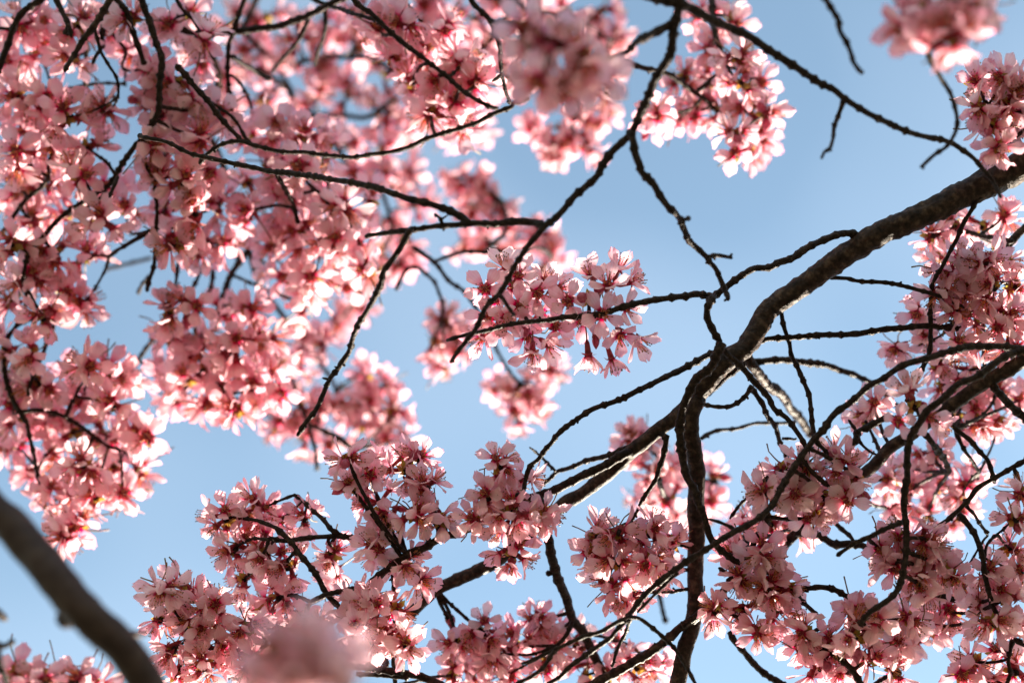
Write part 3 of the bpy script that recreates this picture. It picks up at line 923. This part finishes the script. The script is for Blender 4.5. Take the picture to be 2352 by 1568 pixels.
# --- islets
limb('islet', 'branchlet', '11 2460,740 2200,740 2100,750 1900,750 1760,790 1650,830', (10, 7), (1.75, 1.72), extend=False)
limb('islet', 'branchlet', '11 1440,700 1530,760 1650,850 1780,1010 1900,1100 2010,1240 2100,1400', (9, 7), (1.72, 1.75))
limb('islet', 'branchlet', '11 1290,1090 1340,970 1400,890 1490,890 1560,950 1640,1030 1690,1150 1715,1240 1700,1400', (8, 6), (1.74, 1.78))
limb('islet', 'twig', 'D 1110,740 1150,820 1190,880', (7, 6), (1.78, 1.85))
limb('islet', 'twig', 'D 1120,570 1160,530 1150,460 1100,430', (9, 6), (1.85, 2.05))
limb('islet', 'twig', 'D 1190,575 1240,570 1270,590', (8, 6), (1.8, 1.95))

# --- low left bough
limb('lowleft', 'limb', '10 160,1000 240,1150 220,1280 150,1420 60,1566 20 40,200 100,500 250,750', (9, 12), (1.6, 1.6), extend=False)
limb('lowleft', 'branchlet', '10 560,1270 520,1290 220,1390 130,1450', (6, 7), (1.62, 1.62))
limb('lowleft', 'branchlet', '10 550,1270 500,1400 430,1560 20 390,130 310,290 260,500', (8, 8), (1.62, 1.6))
limb('lowleft', 'branchlet', '20 150,650 500,650 900,900 1000,960 1150,1000', (9, 6), (1.6, 1.65))
limb('lowleft', 'branchlet', '20 600,700 750,400 850,350', (8, 5), (1.6, 1.64))
limb('lowleft', 'branchlet', '20 250,750 300,1000 430,1560', (8, 6), (1.6, 1.66))

# --- red cluster
limb('redcluster', 'branchlet', '02 900,570 1010,575 1150,610 1330,660 1450,690 1560,770 1750,900 1900,1050 2050,1230', (11, 8), (1.6, 1.66))
limb('redcluster', 'branchlet', 'D 1690,-300 1640,-80 1640,60 1660,150 1600,210', (16, 9), (1.7, 1.64), extend=False)
limb('redcluster', 'twig', '02 1750,900 1650,1000', (6, 5), (1.64, 1.64))

# ------------------------------------------------------------------ the blossoms
def many(key, txt, z, dens=1.0, scale=1.0, budp=0.05):
    for tok in txt.split():
        v = [float(q) for q in tok.split(',')]
        cluster(key, v[0], v[1], v[2], v[3] if len(v) > 3 else z, dens, scale, budp)

# hero cluster, flower by flower
placed('main', (1352, 690), 1.415, [
    (1381, 722, -.02, .15, -.05, .95, 0), (1338, 735, 0, -.15, -.45, .85, 2), (1436, 707, -.005, .55, -.05, .8, 3),
    (1306, 692, -.01, -.2, .05, .95, 1), (1396, 655, -.015, -.1, .45, .75, 4), (1446, 648, .005, .75, .25, .5, 6),
    (1358, 632, .0, -.3, .65, .55, 6), (1418, 622, .01, .15, .75, .4, 7), (1424, 768, -.01, .15, -.45, .75, 2),
    (1460, 778, .0, .6, -.45, .5, 4), (1351, 812, -.01, .02, -.97, .2, 'd'), (1404, 822, .0, .35, -.9, .1, 'd'),
    (1346, 686, -.02, -.5, .1, .7, 'b'), (1368, 768, 0, .1, -.9, .3, 'b'), (1374, 676, -.005, .1, .6, .6, 'b')], 1.12)
placed('main', (1200, 725), 1.425, [
    (1233, 672, -.02, .3, -.2, .9, 1), (1190, 634, -.01, 0, .35, .9, 5), (1250, 645, 0, .4, .55, .6, 6), (1280, 664, .0, .6, .2, .7, 7),
    (1116, 664, -.015, -.25, .1, .95, 5), (1163, 618, .0, -.2, .7, .5, 6), (1123, 727, -.01, -.35, -.25, .85, 1), (1166, 727, -.02, 0, -.15, 1, 8),
    (1112, 774, .0, -.5, -.5, .65, 4), (1150, 750, -.01, -.2, -.3, .9, 2), (1223, 806, -.01, .05, -.75, .65, 'd'), (1258, 790, .0, .5, -.4, .7, 3),
    (1275, 750, .0, .4, .1, .85, 8), (1192, 702, -.02, .1, -.1, 1, 0), (1210, 770, .02, .0, -.6, .7, 2), (1240, 720, .02, .2, .1, .9, 5),
    (1140, 690, .02, -.2, .2, .9, 3), (1180, 660, .02, .1, .3, .9, 8), (1205, 745, 0, 0, -.8, .5, 'b')], 1.12)

# crisp clusters of the bowed limb
many('main', '1150,1070,58 1200,1110,55 1170,1180,78 1210,1200,62 1180,1270,62 1090,1190,52 1120,1140,50 1250,1180,45', 1.41)
many('main', '850,1090,72 930,1080,66 800,1110,45 980,1120,55 880,1170,75 950,1180,62 870,1260,66 925,1290,55 960,1330,38 1010,1190,42', 1.42, budp=0.1)
many('main', '800,1055,40 960,1050,42', 1.43)
many('low', '520,1190,62 590,1170,72 640,1200,58 540,1260,62 610,1270,72 660,1300,60 700,1190,46 560,1330,50 640,1370,66 760,1270,44 770,1310,36 600,1400,52', 1.47)
many('low', '375,1350,58 420,1360,66 490,1390,58 370,1420,52 450,1440,70 400,1490,56 510,1470,66 470,1530,66 560,1440,58 570,1510,60 410,1545,46', 1.4)
many('low', '640,1450,58 700,1410,52 740,1440,48 600,1550,60 690,1550,55', 1.47)
many('low', '810,1380,56 860,1390,60 910,1400,52 820,1440,58 885,1450,66 930,1480,46 850,1490,50', 1.4)
many('low', '1050,1470,62 1110,1450,66 1140,1500,74 1190,1480,62 1230,1420,55 1265,1440,50 1080,1530,60 1160,1550,60 1260,1510,66 1320,1480,56 1420,1490,50 1460,1530,62 1340,1550,60 1400,1550,50 1510,1540,50 1040,1550,50', 1.54, 0.9)
many('main', '1370,1230,54 1420,1220,62 1490,1225,60 1545,1250,48 1360,1270,48 1420,1290,72 1490,1290,64 1400,1340,58 1450,1360,58 1520,1310,44', 1.44, 1.0)
many('behindfork', '1480,1010,48 1450,1000,26 1500,1080,66 1560,1060,52 1540,1150,72 1640,1100,52 1630,1160,42 1480,1140,48 1600,1180,48', 1.74, 0.85, 1.1, 0.08)
# lower right
many('long', '1690,1270,48 1750,1270,58 1790,1310,50 1700,1330,50 1760,1350,62 1640,1400,42 1710,1400,58 1780,1400,54 1740,1450,46 1810,1350,40', 1.42)
many('long', '1800,1075,42 1850,1080,66 1920,1060,60 1960,1090,48 1820,1140,60 1890,1140,70 1950,1140,52 1870,1190,54 1760,1130,40', 1.4, 1.05)
many('long', '1720,1200,46 1770,1200,50 1830,1220,44 1700,1240,40', 1.52)
placed('dark', (2100, 935), 1.36, [
    (2062, 966, -.01, -.05, .0, 1, 1), (2132, 958, -.005, .4, -.1, .9, 2), (2095, 895, 0, .0, .9, .3, 7), (2150, 975, .005, .6, -.5, .6, 4),
    (2085, 900, -.01, -.6, .5, .5, 7), (2117, 930, .01, 0, 0, 1, 'b')])
many('dark', '2010,930,26,1.5 1985,960,22,1.5', 1.5, 1.2, 0.9)
many('rightmass', '2170,620,46 2210,600,48 2260,600,50 2310,600,46 2160,670,48 2220,660,60 2280,660,62 2330,660,46 2250,720,62 2190,710,40 2310,730,60 2200,790,46 2260,780,58 2320,790,50', 1.44, 1.0)
many('rightmass', '2140,540,44 2190,520,52 2250,520,56 2160,590,46 2290,560,46 2310,500,36', 1.56, 0.9, 1.05)
many('rightmass', '2110,720,30 2130,770,36 2065,800,24 2150,830,46 2200,860,50', 1.52, 0.9)
many('dark', '2170,880,54 2230,900,60 2290,890,48 2240,960,60 2200,960,48 2290,970,42 2340,920,40', 1.58, 0.85)
many('dark', '2080,1070,56 2140,1050,60 2090,1130,62 2160,1120,66 2210,1130,56 2040,1100,46 2130,1180,62 2200,1190,54 2050,1170,46 2230,1090,42', 1.62, 0.85, 1.05)
many('dark', '2020,1260,42 2070,1240,58 2130,1240,62 2050,1300,52 2110,1300,66 2160,1290,54 2120,1350,50 2180,1320,42', 1.38, 1.0)
many('lowright', '1850,1450,52 1900,1480,58 1960,1460,66 2010,1430,56 1960,1400,42 1880,1530,56 1940,1540,60 2010,1510,66 2060,1470,56 2090,1420,48 2060,1540,50 1840,1490,36', 1.4, 1.0)
many('lowright', '2090,1360,46 2130,1390,54 2180,1400,52 2150,1440,48 2110,1460,50 2200,1350,42', 1.5, 0.9)
many('lowright', '2270,1310,48 2320,1260,52 2250,1380,50 2310,1370,58 2340,1310,48 2280,1430,54 2330,1430,48 2330,1190,46 2345,1130,36', 1.41, 1.0)
many('lowright', '2240,1520,42 2290,1500,52 2330,1540,50 2210,1550,36 2270,1560,40', 1.42, 1.0)
many('rightedge', '2245,190,44 2300,180,44 2250,250,44 2310,240,54 2340,200,46 2270,290,44 2330,300,48 2290,335,32 2350,260,46', 1.37, 1.0)
# near blurred sprigs
many('hook', '2080,60,42 2120,40,54 2170,50,56 2220,40,52 2140,95,40 2190,80,40 2250,20,42 2200,0,60 2120,-10,60', 1.1, 0.7, 1.0)
many('topnear', '1225,120,60 1280,100,62 1335,130,66 1370,170,48 1245,185,60 1300,200,56 1215,75,42', 1.06, 0.85, 1.05)
many('haze', '640,1500,60 700,1480,56 760,1510,66 680,1545,70 740,1560,70 600,1550,56 790,1550,48', 0.75, 1.3, 0.8)
many('corner', '130,1545,46 90,1560,30 180,1560,40 40,1550,30 215,1570,26', 1.27, 0.9)
# red cluster
many('redcluster', '1620,40,62 1680,50,46 1640,110,62 1690,130,50 1570,180,54 1630,190,62 1700,190,58 1740,190,40 1600,250,58 1660,250,62 1720,250,58 1760,260,40 1690,310,54 1750,310,44 1690,355,38 1510,265,36 1490,290,26 1560,280,44 1720,350,40', 1.65, 0.95, 1.08, 0.2)
many('arc', '920,50,58 970,110,60 1020,70,56 1010,180,60 1060,140,54 950,190,54 1040,240,52 990,260,46 900,130,50 870,70,46 1090,190,42 1060,290,34', 1.6, 0.75, 1.3)
# islets
many('islet', '1060,420,54 1110,420,44 1150,470,56 1090,480,46 1180,540,62 1240,540,56 1270,590,48 1240,620,46 1120,560,50 1060,560,40', 2.05, 0.9, 1.15)
many('islet', '1020,740,42 1000,790,44 1050,800,48 1010,840,40 1060,760,40', 1.86, 0.9, 1.05)
many('islet', '1150,880,48 1200,900,60 1250,890,46 1190,950,46 1240,930,40 1270,850,34', 1.86, 0.9, 1.05)
# middle masses
many('midbough', '640,300,66 580,330,58 700,310,60 750,340,54 620,380,62 690,390,60 570,420,58 650,460,70 730,450,60 790,480,60 850,460,52 690,540,76 760,560,66 630,560,66 820,560,60 650,630,62 720,640,66 780,650,58 840,620,50 700,700,58 570,490,52', 1.67, 1.0, 1.27)
many('midbough', '390,720,54 440,700,62 510,720,62 570,710,56 400,780,56 460,790,70 540,790,72 610,780,56 380,850,48 430,870,66 510,880,72 590,870,66 640,840,48 400,920,46 470,930,52 540,940,50 600,940,48 640,900,50', 1.67, 1.0, 1.27)
many('midbough', '700,780,50 670,850,56 690,930,60 640,980,50 700,1000,52 740,940,46 840,860,50 890,890,54 850,930,62 900,950,52 820,980,52 880,1000,50 780,930,42 760,1020,36 930,1010,36 740,790,44', 1.88, 0.85, 1.12)
# left bough
many('leftbough', '350,170,62 410,190,66 460,140,58 330,230,56 390,260,62 440,240,50 470,90,46 300,120,48 400,340,60 460,320,52 500,260,46 350,330,50 480,390,56 420,420,66 380,480,58 450,490,66 400,560,56 460,570,60 520,560,50 500,470,56 370,400,46', 1.62, 1.0, 1.25)
many('leftbough', '40,50,66 110,40,60 180,60,66 90,110,62 30,140,60 160,130,54 40,220,66 100,230,66 70,290,72 150,270,62 130,340,72 50,360,66 200,340,58 180,400,62 100,420,70 30,440,60 250,440,58 290,480,54 230,510,62 160,490,62 80,510,66 30,560,60 130,580,66 200,590,56 70,640,66 140,660,62 190,700,48 30,690,62 100,730,58 250,50,60 300,40,50 240,250,40 390,60,50 430,30,56', 1.62, 1.0, 1.25)
# low left
many('lowleft', '20,800,60 70,810,56 30,870,66 90,880,62 40,950,66 110,950,70 30,1020,56 170,870,48 200,840,44 250,850,50 290,870,42 200,920,60 260,930,50 170,990,66 240,1000,62 310,990,48 340,1010,40 120,1030,56 190,1070,66 260,1070,60 320,1080,50 80,1080,50 150,1140,60 220,1140,54 180,1200,52 150,1230,40 280,1130,42 110,1120,40', 1.64, 1.0, 1.25)
# far glow
many('far', '540,50,60 610,40,66 680,90,70 560,130,60 640,150,66 740,60,66 740,150,70 820,110,70 830,30,66 890,170,70 800,220,66 720,230,60 870,260,66 900,60,66 960,120,66 960,210,62 970,20,66 1040,70,66 1030,150,62 1020,250,60 1100,130,62 1090,40,60 1090,220,54 1160,90,62 1170,180,56 1160,20,60 1230,30,58 1300,30,60 1380,30,58 1420,90,46 1400,160,46 1370,100,54', 2.05, 0.66, 1.38)
many('far', '940,290,60 1050,310,44 880,340,58 800,330,58 800,400,62 880,420,62 930,400,46 960,470,44 930,540,56 880,520,60 880,610,54 820,700,52 770,740,46 920,610,44 1100,290,34 520,190,50 600,230,54 540,280,46', 2.08, 0.66, 1.38)
many('far', '1280,330,44 1330,270,50 1380,280,44 1310,230,46 1390,220,46 1270,360,30 1350,340,36 1320,310,50 1230,300,30', 1.92, 0.85, 1.15)

# ------------------------------------------------------------------ unseen boughs added sunward of the frame to shade the clusters
def survey(p):
    r = p - CAM
    zc = r.dot(FWD)
    return 1176 + r.dot(RIGHT) / px(zc), 784 - r.dot(UP) / px(zc), zc


Thing('below', B, 'unseen blossom bough added for shade on the sunny side below the rough blackish limb')
limb('below', 'limb', 'D 3300,1350 2950,1650 2650,1820 2350,1850 2050,1900 1750,1850', (24, 9), (1.7, 1.72), extend=False)
limb('below', 'branchlet', 'D 2950,1650 2750,2050 2450,2150 2100,2200 1800,2150', (14, 8), (1.7, 1.8), extend=False)
limb('below', 'branchlet', 'D 2350,1850 2100,1880 1880,1850 1700,1900', (12, 7), (1.72, 1.98), extend=False)
Thing('under', B, 'unseen low blossom sprig added for shade, hanging under the smooth limb towards the sunny side')
limb('under', 'branchlet', 'D 1900,2750 1650,2520 1420,2380 1250,2300', (14, 8), (0.98, 0.97), extend=False)
rr = random.Random(5)
for ty in range(850, 1600, 130):  # unseen clusters added along the sun rays to shade the lower right blossoms
    for tx in range(1700, 2360, 120):
        p = at(tx + rr.uniform(-40, 40), ty + rr.uniform(-40, 40), 1.42) + SUN * rr.uniform(0.5, 0.8)
        sx, sy, sz = survey(p)
        if rr.random() < 0.5 and (sy > 1670 or sx > 2460):
            cluster('below', sx, sy, rr.uniform(58, 84), sz, 0.8, 1.15)
for tx, ty, t in ((1140, 670, .95), (1250, 690, .93), (1360, 650, .98), (1410, 740, .92), (1200, 770, .9), (1440, 660, 1.0),
                  (1370, 810, .88)):  # more unseen clusters, added to half shade the hero cluster
    sx, sy, sz = survey(at(tx, ty, 1.42) + SUN * t)
    cluster('below', sx, sy, 62, sz, 0.55, 1.2)
Thing('beneath', B, 'unseen blossom bough added for shade below the bowed limb, towards the sun')
limb('beneath', 'branchlet', 'D 1900,2250 1600,2080 1350,1980 1100,1950 850,1900', (16, 8), (1.85, 1.72), extend=False)
for tx, ty, t in ((850, 1080, .62), (940, 1100, .6), (880, 1180, .55), (600, 1190, .58), (560, 1260, .52), (900, 1270, .52),
                  (440, 1380, .45), (650, 1330, .5), (860, 1420, .42), (480, 1470, .4), (1160, 1100, .62), (1740, 1320, .5)):  # unseen clusters added to shade the crisp lower clusters
    sx, sy, sz = survey(at(tx, ty, 1.42) + SUN * t)
    if sy > 1660:
        cluster('beneath', sx, sy, 66, sz, 0.6, 1.15)
for tx, ty in ((650, 1500), (720, 1490), (760, 1540), (690, 1560), (600, 1540)):  # two unseen layers added between sun and close haze sprig, for shade
    sx, sy, sz = survey(at(tx, ty, 0.75) + SUN * 0.4)
    cluster('under', sx, sy, 78, sz, 0.9, 1.0)
    sx, sy, sz = survey(at(tx + 30, ty + 20, 0.75) + SUN * 0.52)
    cluster('under', sx, sy, 80, sz, 0.9, 1.0)
for tx, ty in ((2080, 60), (2130, 40), (2180, 50), (2230, 30), (2150, 90)):  # unseen off-frame clusters added to keep the hook cluster in shade
    sx, sy, sz = survey(at(tx, ty, 1.1) + SUN * 0.85)
    if sx > 2425:
        cluster('rightmass', sx, sy, 84, sz, 1.0, 1.0)
